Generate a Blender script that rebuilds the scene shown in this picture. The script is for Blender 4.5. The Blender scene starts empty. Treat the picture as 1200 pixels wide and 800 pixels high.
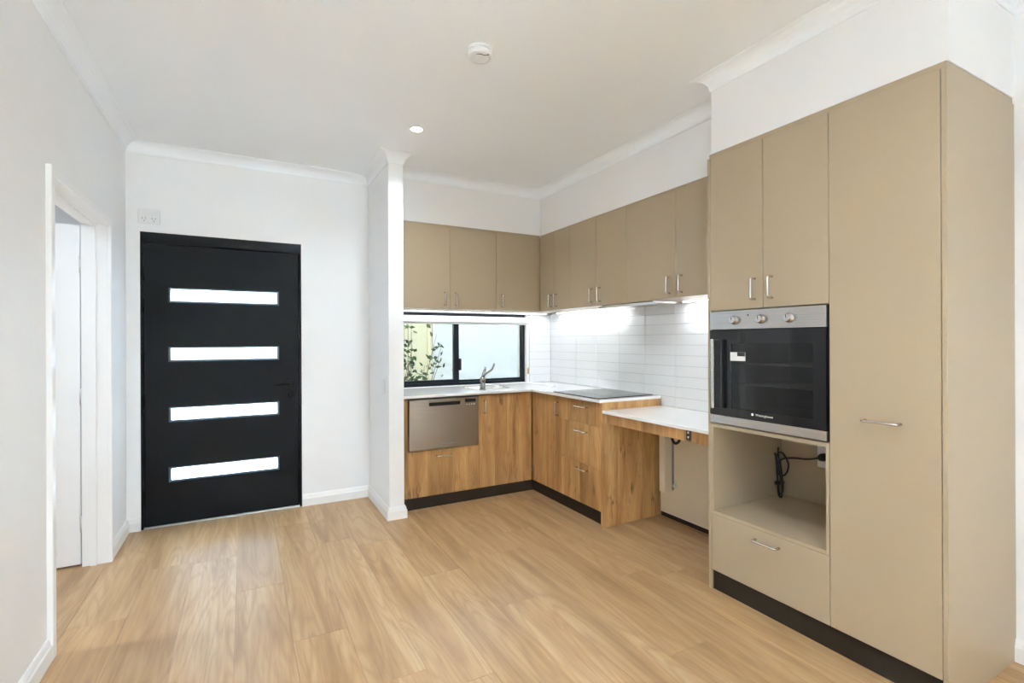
import bpy, bmesh, math, random
from mathutils import Vector, Matrix
random.seed(7)
SC = bpy.context.scene
COL = SC.collection

# ------------------------------------------------------------------ camera
cam_d = bpy.data.cameras.new('camera'); cam = bpy.data.objects.new('camera', cam_d); COL.objects.link(cam)
cam_d.sensor_width = 36.0; cam_d.lens = 577.88 / 1200 * 36.0
cam_d.shift_y = -0.61 / 1200; cam_d.clip_start = 0.02
cam.matrix_world = (Matrix.Translation((0, 0, 1.318)) @ Matrix.Rotation(-0.4973, 4, 'Z')
                    @ Matrix.Rotation(math.pi / 2, 4, 'X') @ Matrix.Rotation(-0.0040, 4, 'Z'))
SC.camera = cam

# ------------------------------------------------------------------ world, daylight, exposure
SKY = 6.0
w = bpy.data.worlds.new('overcast_sky'); SC.world = w; w.use_nodes = True
bg = w.node_tree.nodes['Background']; bg.inputs[0].default_value = (0.80, 0.955, 1.14, 1); bg.inputs[1].default_value = SKY
sun_d = bpy.data.lights.new('sun', 'SUN'); sun_d.energy = 62.0; sun_d.angle = .009; sun_d.color = (.85, .98, 1.15)
sun = bpy.data.objects.new('sun', sun_d); COL.objects.link(sun); sun.location = (-3, -4, 12)
sun.rotation_euler = (Vector((.10, .17, -.98))).to_track_quat('-Z', 'Y').to_euler()    # high summer sun from behind the camera
vs_ = SC.view_settings
vs_.view_transform = 'Standard'; vs_.look = 'None'; vs_.gamma = 1.0; vs_.use_curve_mapping = False; vs_.exposure = 1.98
cy = SC.cycles
cy.use_denoising = True; cy.max_bounces = 14; cy.diffuse_bounces = 8; cy.glossy_bounces = 6; cy.transmission_bounces = 8
cy.transparent_max_bounces = 12; cy.caustics_reflective = False; cy.caustics_refractive = False; cy.sample_clamp_indirect = 8.0

def portal(name, loc, rot, sx, sy):
    l = bpy.data.lights.new(name, 'AREA'); l.shape = 'RECTANGLE'; l.size = sx; l.size_y = sy
    l.cycles.is_portal = True
    o = bpy.data.objects.new(name, l); COL.objects.link(o); o.location = loc; o.rotation_euler = rot
    return o
R90 = math.pi / 2
portal('sky_portal', (1.5, -5.52, 1.11), (R90, 0, 0), 1.1, 2.2)                  # rear glazed doors, faces +Y
portal('sky_portal', (-.88, -3.7, 1.11), (0, -R90, 0), 2.2, 3.0)                # added left glazed doors, faces +X
portal('sky_portal', (2.92, -3.4, 1.11), (0, R90, 0), 2.2, 3.2)               # added right glazed doors, faces -X
portal('sky_portal', (1.79, 4.50, 1.24), (-R90, 0, 0), 1.45, 0.68)               # kitchen window, faces -Y

# ------------------------------------------------------------------ mesh helpers
def link(name, me, mat, parent=None, smooth=False):
    o = bpy.data.objects.new(name, me); COL.objects.link(o)
    if mat is not None: me.materials.append(M[mat] if isinstance(mat, str) else mat)
    if parent is not None:
        o.parent = parent
    if smooth:
        for p in me.polygons: p.use_smooth = True
    return o
def org(parent):
    p = parent
    while p is not None and p.parent is not None: p = p.parent
    return Vector(p.location) if p is not None else Vector((0, 0, 0))
def tomesh(bm, name, parent=None):
    bmesh.ops.recalc_face_normals(bm, faces=bm.faces)
    o = org(parent)
    if o.length: bmesh.ops.translate(bm, verts=bm.verts, vec=-o)
    me = bpy.data.meshes.new(name); bm.to_mesh(me); bm.free(); return me
def add_box(bm, x0, x1, y0, y1, z0, z1, bev=0.0, seg=1):
    r = bmesh.ops.create_cube(bm, size=1.0)
    v = r['verts']
    for p in v:
        p.co = Vector((x0 + (p.co.x + .5) * (x1 - x0), y0 + (p.co.y + .5) * (y1 - y0), z0 + (p.co.z + .5) * (z1 - z0)))
    if bev > 0:
        ed = list({e for p in v for e in p.link_edges})
        bmesh.ops.bevel(bm, geom=ed, offset=bev, segments=seg, profile=.5, affect='EDGES')
def box(name, b, mat, parent=None, bev=0.0012, seg=1):
    bm = bmesh.new(); add_box(bm, *b, bev=bev, seg=seg)
    return link(name, tomesh(bm, name, parent), mat, parent)
def boxes(name, bl, mat, parent=None, bev=0.0):
    bm = bmesh.new()
    for b in bl: add_box(bm, *b, bev=bev)
    return link(name, tomesh(bm, name, parent), mat, parent)
AX = {'y': lambda u, v, w_: (u, w_, v), 'x': lambda u, v, w_: (w_, u, v), 'z': lambda u, v, w_: (u, v, w_)}
def add_cells(bm, us, vs, keep, w0, w1, axis):
    f = AX[axis]; cache = {}
    def V(i, j, k):
        if (i, j, k) not in cache: cache[(i, j, k)] = bm.verts.new(f(us[i], vs[j], (w0, w1)[k]))
        return cache[(i, j, k)]
    nu, nv = len(us) - 1, len(vs) - 1
    K = lambda i, j: 0 <= i < nu and 0 <= j < nv and keep((us[i] + us[i + 1]) / 2, (vs[j] + vs[j + 1]) / 2)
    for i in range(nu):
        for j in range(nv):
            if not K(i, j): continue
            for k in (0, 1): bm.faces.new([V(i, j, k), V(i + 1, j, k), V(i + 1, j + 1, k), V(i, j + 1, k)])
            for (a, b_, di, dj) in (((i, j), (i + 1, j), 0, -1), ((i, j + 1), (i + 1, j + 1), 0, 1), ((i, j), (i, j + 1), -1, 0), ((i + 1, j), (i + 1, j + 1), 1, 0)):
                if not K(i + di, j + dj):
                    bm.faces.new([V(*a, 0), V(*b_, 0), V(*b_, 1), V(*a, 1)])
def slab(name, u0, u1, v0, v1, holes, w0, w1, axis, mat, parent=None, bev=0.0):
    """a flat slab with rectangular holes (u0,u1,v0,v1)"""
    us = sorted({u0, u1} | {h[0] for h in holes} | {h[1] for h in holes}); vs = sorted({v0, v1} | {h[2] for h in holes} | {h[3] for h in holes})
    us = [u for u in us if u0 <= u <= u1]; vs = [v for v in vs if v0 <= v <= v1]
    bm = bmesh.new()
    add_cells(bm, us, vs, lambda u, v: not any(h[0] < u < h[1] and h[2] < v < h[3] for h in holes), w0, w1, axis)
    if bev:
        bmesh.ops.recalc_face_normals(bm, faces=bm.faces)
        ed = [e for e in bm.edges if len(e.link_faces) == 2 and e.calc_face_angle() > .5]
        bmesh.ops.bevel(bm, geom=ed, offset=bev, segments=1, affect='EDGES')
    return link(name, tomesh(bm, name, parent), mat, parent)
def add_tube(bm, pts, r, seg=8, cap=True):
    pts = [Vector(p) for p in pts]; rad = r if isinstance(r, (list, tuple)) else [r] * len(pts)
    t0 = (pts[1] - pts[0]).normalized()
    up = Vector((0, 0, 1)) if abs(t0.z) < .9 else Vector((1, 0, 0))
    n = (up - t0 * up.dot(t0)).normalized(); rings = []; pt = t0
    for i, p in enumerate(pts):
        if i == 0: t = t0
        elif i == len(pts) - 1: t = (pts[i] - pts[i - 1]).normalized()
        else: t = ((pts[i + 1] - p).normalized() + (p - pts[i - 1]).normalized()).normalized()
        n = (pt.rotation_difference(t) @ n); n = (n - t * n.dot(t)).normalized(); pt = t
        b = t.cross(n)
        rings.append([bm.verts.new(p + (n * math.cos(a) + b * math.sin(a)) * rad[i]) for a in [2 * math.pi * k / seg for k in range(seg)]])
    for a, b in zip(rings, rings[1:]):
        for k in range(seg): bm.faces.new([a[k], a[(k + 1) % seg], b[(k + 1) % seg], b[k]])
    if cap: bm.faces.new(rings[0][::-1]); bm.faces.new(rings[-1])
def tube(name, pts, r, mat, parent=None, seg=8):
    bm = bmesh.new(); add_tube(bm, pts, r, seg)
    return link(name, tomesh(bm, name, parent), mat, parent, smooth=True)
def add_lathe(bm, c, prof, seg=32, axis='z'):
    """prof: (radius, height) pairs; axis 'z' or '-x' or '-y' (height outwards)"""
    c = Vector(c); rings = []
    for r, hh in prof:
        ring = []
        for k in range(seg):
            a = 2 * math.pi * k / seg; p, q = r * math.cos(a), r * math.sin(a)
            v = {'z': (p, q, hh), '-x': (-hh, p, q), '-y': (p, -hh, q)}[axis]
            ring.append(bm.verts.new(c + Vector(v)))
        rings.append(ring)
    for a, b in zip(rings, rings[1:]):
        for k in range(seg): bm.faces.new([a[k], a[(k + 1) % seg], b[(k + 1) % seg], b[k]])
    bm.faces.new(rings[0]); bm.faces.new(rings[-1])
def lathe(name, c, prof, mat, parent=None, seg=32, axis='z', smooth=False):
    bm = bmesh.new(); add_lathe(bm, c, prof, seg, axis)
    o = link(name, tomesh(bm, name, parent), mat, parent)
    if smooth:
        for p in o.data.polygons: p.use_smooth = len(p.vertices) == 4
    return o
def sweep(name, path, prof, mat, parent=None):
    """path: xy points, the room on the right hand; prof: (offset into room, z)"""
    P = [Vector((p[0], p[1])) for p in path]; bm = bmesh.new(); rings = []
    for i, p in enumerate(P):
        ds = []
        if i > 0: ds.append((P[i] - P[i - 1]).normalized())
        if i < len(P) - 1: ds.append((P[i + 1] - P[i]).normalized())
        ns = [Vector((d.y, -d.x)) for d in ds]
        m = ns[0] if len(ns) == 1 else (ns[0] + ns[1]) / (1 + ns[0].dot(ns[1]))
        rings.append([bm.verts.new((p.x + m.x * o, p.y + m.y * o, z)) for o, z in prof])
    n = len(prof)
    for a, b in zip(rings, rings[1:]):
        for k in range(n): bm.faces.new([a[k], a[(k + 1) % n], b[(k + 1) % n], b[k]])
    bm.faces.new(rings[0]); bm.faces.new(rings[-1])
    return link(name, tomesh(bm, name, parent), mat, parent)
def tag(o, label, cat, group=None, kind=None):
    o['label'] = label; o['category'] = cat
    if group: o['group'] = group
    if kind: o['kind'] = kind
    return o
def thing(name, label, cat, loc, group=None, kind=None):
    o = bpy.data.objects.new(name, None); COL.objects.link(o); o.location = loc; o.empty_display_size = .05
    return tag(o, label, cat, group, kind)
def struct(o, label, cat): return tag(o, label, cat, kind='structure')
def text(name, body, size, mat, parent, mw):
    cu = bpy.data.curves.new(name, 'FONT'); cu.body = body; cu.size = size; cu.extrude = .0003; cu.align_x = 'CENTER'; cu.align_y = 'CENTER'
    t = bpy.data.objects.new('t', cu); COL.objects.link(t)
    me = bpy.data.meshes.new_from_object(t.evaluated_get(bpy.context.evaluated_depsgraph_get()))
    bpy.data.objects.remove(t); me.transform(Matrix.Translation(-org(parent)) @ mw)
    return link(name, me, mat, parent)

# ------------------------------------------------------------------ materials
M = {}
def lin(r, g, b):
    f = lambda c: (c / 255 / 12.92) if c / 255 <= .04045 else ((c / 255 + .055) / 1.055) ** 2.4
    return (f(r), f(g), f(b), 1)
class N:
    def __init__(s, name):
        s.m = bpy.data.materials.new(name); s.m.use_nodes = True; s.t = s.m.node_tree; s.n = s.t.nodes
        s.b = s.n['Principled BSDF']; M[name] = s.m
    def node(s, kind, **kw):
        n = s.n.new(kind)
        for k, v in kw.items():
            if k in n.inputs.keys() if isinstance(k, str) else False: n.inputs[k].default_value = v
            else: setattr(n, k, v)
        return n
    def l(s, a, b): s.t.links.new(a, b)
    def math(s, op, a, b=None, clamp=False):
        n = s.n.new('ShaderNodeMath'); n.operation = op; n.use_clamp = clamp
        for i, v in enumerate((a, b)):
            if v is None: continue
            if hasattr(v, 'is_linked'): s.l(v, n.inputs[i])
            else: n.inputs[i].default_value = v
        return n.outputs[0]
    def noise(s, vec, scale, detail=3, rough=.5, dist=0):
        n = s.n.new('ShaderNodeTexNoise'); s.l(vec, n.inputs['Vector'])
        n.inputs['Scale'].default_value = scale; n.inputs['Detail'].default_value = detail
        n.inputs['Roughness'].default_value = rough; n.inputs['Distortion'].default_value = dist
        return n.outputs[0]
    def vmath(s, op, a, b):
        n = s.n.new('ShaderNodeVectorMath'); n.operation = op
        for i, v in enumerate((a, b)):
            if hasattr(v, 'is_linked'): s.l(v, n.inputs[i])
            else: n.inputs[i].default_value = v
        return n.outputs[0]
    def ramp(s, fac, stops):
        n = s.n.new('ShaderNodeValToRGB'); s.l(fac, n.inputs[0]); e = n.color_ramp.elements
        while len(e) < len(stops): e.new(.5)
        for q, (p, c) in zip(e, stops): q.position = p; q.color = c
        return n.outputs[0]
    def mix(s, fac, a, b, mode='MIX'):
        n = s.n.new('ShaderNodeMix'); n.data_type = 'RGBA'; n.blend_type = mode
        for i, v in ((0, fac), (6, a), (7, b)):
            if hasattr(v, 'is_linked'): s.l(v, n.inputs[i])
            else: n.inputs[i].default_value = v
        return n.outputs[2]
    def bump(s, h, strength, dist=.002):
        n = s.n.new('ShaderNodeBump'); n.inputs['Strength'].default_value = strength; n.inputs['Distance'].default_value = dist
        s.l(h, n.inputs['Height']); s.l(n.outputs[0], s.b.inputs['Normal'])
    def objco(s, random_off=True):
        tc = s.n.new('ShaderNodeTexCoord'); v = tc.outputs['Object']
        if random_off:
            oi = s.n.new('ShaderNodeObjectInfo'); s.rand = oi.outputs['Random']
            k = s.math('MULTIPLY', oi.outputs['Random'], 37.0); c = s.n.new('ShaderNodeCombineXYZ')
            s.l(k, c.inputs[0]); s.l(s.math('MULTIPLY', k, 1.7), c.inputs[1]); s.l(s.math('MULTIPLY', k, .6), c.inputs[2])
            v = s.vmath('ADD', v, c.outputs[0])
        return v
def plain(name, col, rough=.5, metal=0.0, spec=.5, fine=0.03, scale=60, bump=0, coat=0):
    """a plain finish with a faint procedural mottle"""
    q = N(name); v = q.objco(False); nz = q.noise(v, scale, 3)
    d = tuple(c * (1 - fine) for c in col[:3]) + (1,); u = tuple(min(1, c * (1 + fine)) for c in col[:3]) + (1,)
    q.l(q.ramp(nz, [(.3, d), (.7, u)]), q.b.inputs['Base Color'])
    q.b.inputs['Roughness'].default_value = rough; q.b.inputs['Metallic'].default_value = metal
    q.b.inputs['Specular IOR Level'].default_value = spec
    if coat: q.b.inputs['Coat Weight'].default_value = coat; q.b.inputs['Coat Roughness'].default_value = .05
    if bump: q.bump(nz, bump, .001)
    return q
plain('wall_paint', (.87, .873, .878, 1), .55, spec=.35, fine=.008, scale=3, bump=0)
plain('ceiling_paint', (.91, .935, .96, 1), .75, spec=.2, fine=.006, scale=3)
plain('trim_paint', (.88, .88, .878, 1), .32, spec=.45, fine=.006, scale=3)
plain('laminate_beige', lin(177, 160, 134), .38, spec=.45, fine=.02, scale=300)
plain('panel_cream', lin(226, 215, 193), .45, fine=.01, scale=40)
plain('kick_gap_dark', lin(50, 43, 36), .55, spec=.15, fine=.06, scale=40)
plain('stone_white', (.82, .82, .815, 1), .12, spec=.5, fine=.02, scale=120)
plain('tile_white', (.80, .81, .82, 1), .1, spec=.5, fine=.012, scale=9, bump=.06)
plain('grout', (.42, .43, .44, 1), .8, fine=.04)
plain('door_black', (.0075, .0078, .0088, 1), .5, spec=.12, fine=.08, scale=200)
plain('frame_black', (.006, .0062, .007, 1), .45, spec=.12, fine=.05)
plain('window_black', (.010, .016, .024, 1), .4, spec=.25, fine=.05)
plain('black_plastic', (.012, .012, .013, 1), .35, fine=.05)
plain('white_plastic', (.80, .80, .80, 1), .3, fine=.01)
plain('grey_plastic', (.30, .30, .30, 1), .45, fine=.02)
plain('chrome', (.78, .77, .75, 1), .14, 1.0, fine=.02)
plain('chrome_dark_reflect', (.30, .30, .31, 1), .12, 1.0, fine=.02)  # chrome darkened, putting dark reflections on the tap into its colour
plain('handle_steel', (.66, .64, .61, 1), .26, 1.0, fine=.03)
plain('alu', (.75, .75, .74, 1), .3, 1.0, fine=.03)
plain('black_glass', (.006, .006, .007, 1), .04, spec=.6, fine=.05)
plain('oven_interior', (.20, .21, .21, 1), .45, fine=.2, scale=12)
plain('bead_dark', (.06, .10, .14, 1), .3, fine=.05)
plain('brass', (.55, .33, .10, 1), .4, .4, fine=.05)
plain('concrete', (.80, .80, .79, 1), .85, fine=.12, scale=8)
plain('fence_cream', lin(228, 220, 190), .55, fine=.02)
plain('render_white', (.735, .742, .745, 1), .8, fine=.02, scale=8)
plain('bark', lin(116, 100, 84), .8, fine=.2, scale=60)
# brushed steel
q = N('brushed_steel'); v = q.objco(False); nz = q.noise(q.vmath('MULTIPLY', v, (3, 3, 420)), 1.0, 2)
q.l(q.ramp(nz, [(.2, (.50, .47, .44, 1)), (.8, (.64, .615, .58, 1))]), q.b.inputs['Base Color'])
q.b.inputs['Metallic'].default_value = 1; q.b.inputs['Roughness'].default_value = .27
# leaves
q = N('leaf'); v = q.objco(False)
q.l(q.ramp(q.noise(v, 14, 2), [(.3, lin(30, 58, 26)), (.55, lin(62, 94, 46)), (.75, lin(104, 132, 76))]), q.b.inputs['Base Color']); q.b.inputs['Roughness'].default_value = .45
# glass panes (clear: mostly transmitted, a thin reflection)
def glass(name, tint, refl=.06):
    q = N(name); q.n.remove(q.b); out = q.n['Material Output']
    tr = q.n.new('ShaderNodeBsdfTransparent'); tr.inputs[0].default_value = tint
    gl = q.n.new('ShaderNodeBsdfGlossy'); gl.inputs['Roughness'].default_value = .02
    fr = q.n.new('ShaderNodeFresnel'); fr.inputs[0].default_value = 1.45
    mx = q.n.new('ShaderNodeMixShader'); q.l(fr.outputs[0], mx.inputs[0]); q.l(tr.outputs[0], mx.inputs[1]); q.l(gl.outputs[0], mx.inputs[2])
    q.l(mx.outputs[0], out.inputs[0])
glass('pane_clear', (.93, .96, .95, 1)); glass('pane_tinted', (.79, .805, .805, 1)); glass('pane_oven', (.60, .61, .61, 1))
q = N('pane_frosted'); q.n.remove(q.b); out = q.n['Material Output']
tl = q.n.new('ShaderNodeBsdfTranslucent'); df = q.n.new('ShaderNodeBsdfDiffuse'); gl = q.n.new('ShaderNodeBsdfGlossy'); gl.inputs['Roughness'].default_value = .15
nz = q.noise(q.objco(False), 120, 3); cr = q.ramp(nz, [(.3, (.84, .90, .93, 1)), (.7, (.90, .94, .96, 1))]); q.l(cr, tl.inputs[0]); df.inputs[0].default_value = (.7, .75, .78, 1)
mx = q.n.new('ShaderNodeMixShader'); mx.inputs[0].default_value = .15; q.l(tl.outputs[0], mx.inputs[1]); q.l(df.outputs[0], mx.inputs[2])
m2 = q.n.new('ShaderNodeMixShader'); m2.inputs[0].default_value = .04; q.l(mx.outputs[0], m2.inputs[1]); q.l(gl.outputs[0], m2.inputs[2]); q.l(m2.outputs[0], out.inputs[0])
def emis(name, col, s):
    q = N(name); q.b.inputs['Base Color'].default_value = (.9, .9, .9, 1); q.b.inputs['Emission Color'].default_value = col; q.b.inputs['Emission Strength'].default_value = s
emis('lamp_glow', (1, .97, .92, 1), 6.0); emis('led_glow', (.93, .97, 1, 1), 6.0)
# oak of the base cabinets: staves, streaks and knots, grain upright
q = N('oak_laminate'); v = q.objco()
sx = q.n.new('ShaderNodeSeparateXYZ'); q.l(v, sx.inputs[0])
hcoord = q.math('ADD', sx.outputs[0], sx.outputs[1])
cb = q.n.new('ShaderNodeCombineXYZ'); q.l(hcoord, cb.inputs[0]); q.l(sx.outputs[2], cb.inputs[2])
V2 = cb.outputs[0]
stave = q.math('FLOOR', q.math('DIVIDE', hcoord, .118)); wn = q.n.new('ShaderNodeTexWhiteNoise'); wn.noise_dimensions = '1D'; q.l(stave, wn.inputs['W'])
cb2 = q.n.new('ShaderNodeCombineXYZ'); q.l(q.math('MULTIPLY', wn.outputs[0], 19.0), cb2.inputs[2]); V3 = q.vmath('ADD', V2, cb2.outputs[0])
streak = q.noise(q.vmath('MULTIPLY', V3, (10, 10, 1.2)), 1.0, 5, .55, .6)
fib = q.noise(q.vmath('MULTIPLY', V3, (190, 190, 4)), 1.0, 3, .6)
cath = q.noise(q.vmath('MULTIPLY', V3, (7, 7, .9)), 1.0, 2, .5, 1.2)
rings = q.math('PINGPONG', q.math('MULTIPLY', cath, 22.0), 1.0)
vor = q.n.new('ShaderNodeTexVoronoi'); q.l(q.vmath('MULTIPLY', V3, (6.0, 6.0, 2.6)), vor.inputs['Vector']); vor.inputs['Scale'].default_value = 1.0
knot = q.math('SUBTRACT', 1.0, q.math('MULTIPLY', vor.outputs['Distance'], 6.5), True)
base = q.ramp(streak, [(.25, lin(152, 112, 68)), (.42, lin(186, 142, 90)), (.58, lin(206, 164, 110)), (.8, lin(220, 182, 128))])
c1 = q.mix(q.math('MULTIPLY', q.math('SUBTRACT', rings, .35, True), .34), base, lin(146, 102, 60))
c2 = q.mix(q.math('MULTIPLY', q.math('SUBTRACT', fib, .48, True), 1.3), c1, lin(112, 78, 46))
tone = q.ramp(wn.outputs[0], [(0, (.78, .76, .73, 1)), (.5, (.95, .94, .93, 1)), (1, (1.08, 1.06, 1.04, 1))]); c3 = q.mix(1.0, c2, tone, 'MULTIPLY')
crk = q.noise(q.vmath('MULTIPLY', V2, (9, 9, 1.1)), 1.0, 4, .6, .8)
crack = q.math('SUBTRACT', 1.0, q.math('MULTIPLY', q.math('ABSOLUTE', q.math('SUBTRACT', crk, .55)), 55.0), True)
msk = q.math('MULTIPLY', q.math('SUBTRACT', q.noise(q.vmath('MULTIPLY', V2, (5, 5, 3)), 1.0, 2), .47, True), 6.0, True)
c3b = q.mix(q.math('MULTIPLY', q.math('MULTIPLY', crack, msk), .75), c3, lin(92, 60, 34))
c4 = q.mix(q.math('MULTIPLY', knot, .85), c3b, lin(84, 54, 30))
q.l(c4, q.b.inputs['Base Color']); q.b.inputs['Roughness'].default_value = .45; q.b.inputs['Specular IOR Level'].default_value = .35; q.bump(fib, .08, .001)
# pale oak floor planks, grain along Y
q = N('oak_floor'); v = q.objco()
streak = q.noise(q.vmath('MULTIPLY', v, (11, .8, 1)), 1.0, 5, .55, .5)
fib = q.noise(q.vmath('MULTIPLY', v, (95, 4, 1)), 1.0, 4, .65)
cath = q.noise(q.vmath('MULTIPLY', v, (5.5, .55, 1)), 1.0, 2, .45, .9)
rings = q.math('PINGPONG', q.math('MULTIPLY', cath, 26.0), 1.0)
base = q.ramp(streak, [(.25, lin(158, 124, 86)), (.5, lin(190, 155, 112)), (.75, lin(206, 175, 135))])
c1 = q.mix(q.math('MULTIPLY', q.math('SUBTRACT', rings, .35, True), .5), base, lin(150, 115, 78))
c2 = q.mix(q.math('MULTIPLY', q.math('SUBTRACT', fib, .47, True), 1.25), c1, lin(132, 98, 64))
tone = q.ramp(q.rand, [(0, (.90, .89, .88, 1)), (.5, (.97, .97, .97, 1)), (1, (1.05, 1.04, 1.03, 1))]); c3 = q.mix(1.0, c2, tone, 'MULTIPLY')
q.l(c3, q.b.inputs['Base Color']); q.b.inputs['Roughness'].default_value = .36; q.b.inputs['Specular IOR Level'].default_value = .45; q.bump(fib, .05, .001)
plain('floor_gap', lin(120, 88, 58), .8)

# ------------------------------------------------------------------ dimensions (metres)
XL, XR, YD, YR = -.722, 2.780, 4.285, -5.40
ZC = 2.712
XT, XB, XU, YB, YU = 2.1755, 2.234, 2.433, 3.747, 3.932
WX0, WX1, WYF = .937, 1.049, 3.633           # wing wall
ZTT, ZBH = 2.280, 2.306                      # door tops, underside of the bulkheads
YT0, YT1 = .7935, 1.815                      # tall units, near and far outer faces
ZUB = 1.592

# ------------------------------------------------------------------ floor
fl = struct(slab('floor', -2.75, 3.0, -5.6, 4.55, [(-2.76, XL - .12, -5.61, 1.2)], -.15, -.006, 'z', 'floor_gap'), 'pale oak plank floor running towards the black entry door', 'floor')
PW, PL = .228, 1.52
k0 = int(math.floor((-2.7 - .185) / PW)); k1 = int(math.ceil((2.95 - .185) / PW))
plank_cache = {}
for k in range(k0, k1):
    x0 = .185 + PW * k; off = random.random() * PL; ylo = -5.5 if x0 > XL - .12 else 1.22; y = ylo - off
    while y < 4.5:
        a, b = max(y, ylo), min(y + PL, 4.5)
        xa, xb = max(x0, -2.7), min(x0 + PW, 2.95)
        if b - a > .05 and xb - xa > .02:
            key = (round(b - a, 3), round(xb - xa, 3))
            if key not in plank_cache:
                bm = bmesh.new(); add_box(bm, .0004, xb - xa - .0004, .0004, b - a - .0004, -.006, 0, .0007)
                bmesh.ops.recalc_face_normals(bm, faces=bm.faces)
                me = bpy.data.meshes.new('plank'); bm.to_mesh(me); bm.free(); me.materials.append(M['oak_floor']); plank_cache[key] = me
            o = bpy.data.objects.new('plank', plank_cache[key]); COL.objects.link(o); o.parent = fl; o.location = (xa, a, 0)
        y += PL

# ------------------------------------------------------------------ shell
struct(slab('ceiling', -2.75, 3.0, -5.6, 4.55, [(-2.76, XL - .12, -5.61, 1.2)], ZC, ZC + .14, 'z', 'ceiling_paint'), 'flat white plasterboard ceiling', 'ceiling')
KW0, KW1, KZ0, KZ1 = 1.07, 2.518, .902, 1.591
DX0, DX1, DZ1 = -.641, .403, 2.098
struct(slab('wall_back', -2.75, 3.0, 0, ZC, [(DX0, DX1, 0, DZ1), (KW0, KW1, KZ0, KZ1)], YD, YD + .24, 'y', 'wall_paint'), 'white far wall holding the black entry door and kitchen window', 'wall')
LO0, LO1, LOZ = 2.733, 3.772, 2.038
struct(slab('wall_left', YR - .2, YD, 0, ZC, [(LO0, LO1, 0, LOZ), (-5.2, -2.2, 0, 2.21)], XL - .12, XL, 'x', 'wall_paint'), 'white left wall with an open doorway', 'wall')
GZ = 2.21
struct(slab('wall_right', YR - .2, YD, 0, ZC, [(-5.0, -1.8, 0, GZ)], XR, XR + .2, 'x', 'wall_paint'), 'white right wall behind the kitchen cabinets', 'wall')
struct(slab('wall_rear', XL, XR, 0, ZC, [(.95, 2.05, 0, GZ)], YR - .2, YR, 'y', 'wall_paint'), 'white wall behind the camera with glazed doors', 'wall')
struct(box('wall_wing', (WX0, WX1, WYF, YD, 0, ZC), 'wall_paint', None, .002), 'narrow white wing wall between entry door and kitchen', 'wall')
struct(box('wall_bulkhead_back', (WX1, XR, YU + .02, YD, ZBH, ZC), 'wall_paint', None, 0), 'white bulkhead above the far beige wall cabinets', 'wall')
struct(box('wall_bulkhead_right', (XU + .02, XR, YT1 - .01, YU + .02, ZBH, ZC), 'wall_paint', None, 0), 'white bulkhead above the right beige wall cabinets', 'wall')
struct(box('wall_bulkhead_tall', (XT + .02, XR, YT0 + .001, YT1 - .01, ZBH, ZC), 'wall_paint', None, .001), 'deep white bulkhead above the tall beige cabinets', 'wall')
struct(box('wall_shade_nib', (1.3, XR, -1.42, -1.30, 0, ZC), 'wall_paint', None, .002), 'white nib wall added behind the camera to shade the pantry end panel', 'wall')  # unseen wall added to keep window light off the pantry end panel
# room beyond the doorway
struct(box('wall_side_room_left', (-2.75, -2.6, 1.2, YD, 0, ZC), 'wall_paint', None, 0), 'white side wall of the room beyond the doorway', 'wall')
struct(box('wall_side_room_near', (-2.6, XL - .12, 1.2, 1.3, 0, ZC), 'wall_paint', None, 0), 'white near wall of the room beyond the doorway', 'wall')
# cornice
prof = [(0, ZC)] + [(0, ZC - .070), (.004, ZC - .070)]
for a in range(0, 7):
    t = a / 6 * math.pi / 2
    prof.append((.006 + (.066 * (1 - math.cos(t))), ZC - .066 + .062 * math.sin(t)))
prof += [(.076, ZC - .004), (.076, ZC)]
YK = YU + .02; XK = XU + .02; XTB = XT + .02
struct(sweep('trim_1', [(XL, YR), (XL, YD), (WX0, YD), (WX0, WYF), (WX1, WYF), (WX1, YK), (XK, YK), (XK, YT1 - .01), (XTB, YT1 - .01), (XTB, YT0 + .001), (XR, YT0 + .001), (XR, YR)], prof, 'ceiling_paint'),
       'white coved cornice around the top of the walls', 'cornice')
sk = [(0, .0), (.018, 0), (.018, .058), (.0165, .064), (.013, .067), (.0125, .074), (.009, .086), (.006, .092), (0, .093)]
def skirt(name, path, label): return struct(sweep(name, path, sk, 'trim_paint'), label, 'skirting')
skirt('baseboard_left', [(XL, -2.2), (XL, 2.7085)], 'white skirting along the left wall nearest the camera')
skirt('baseboard_left_far', [(XL, 3.7965), (XL, YD), (DX0, YD)], 'short white skirting in the corner left of the black door')
skirt('baseboard_back', [(DX1, YD), (WX0, YD), (WX0, WYF), (WX1, WYF), (WX1, WYF + .11)], 'white skirting between black door and kitchen, wrapping the wing wall')
skirt('baseboard_right', [(XR, YT0), (XR, -1.30)], 'white skirting on the right wall beside the pantry end panel')

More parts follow.
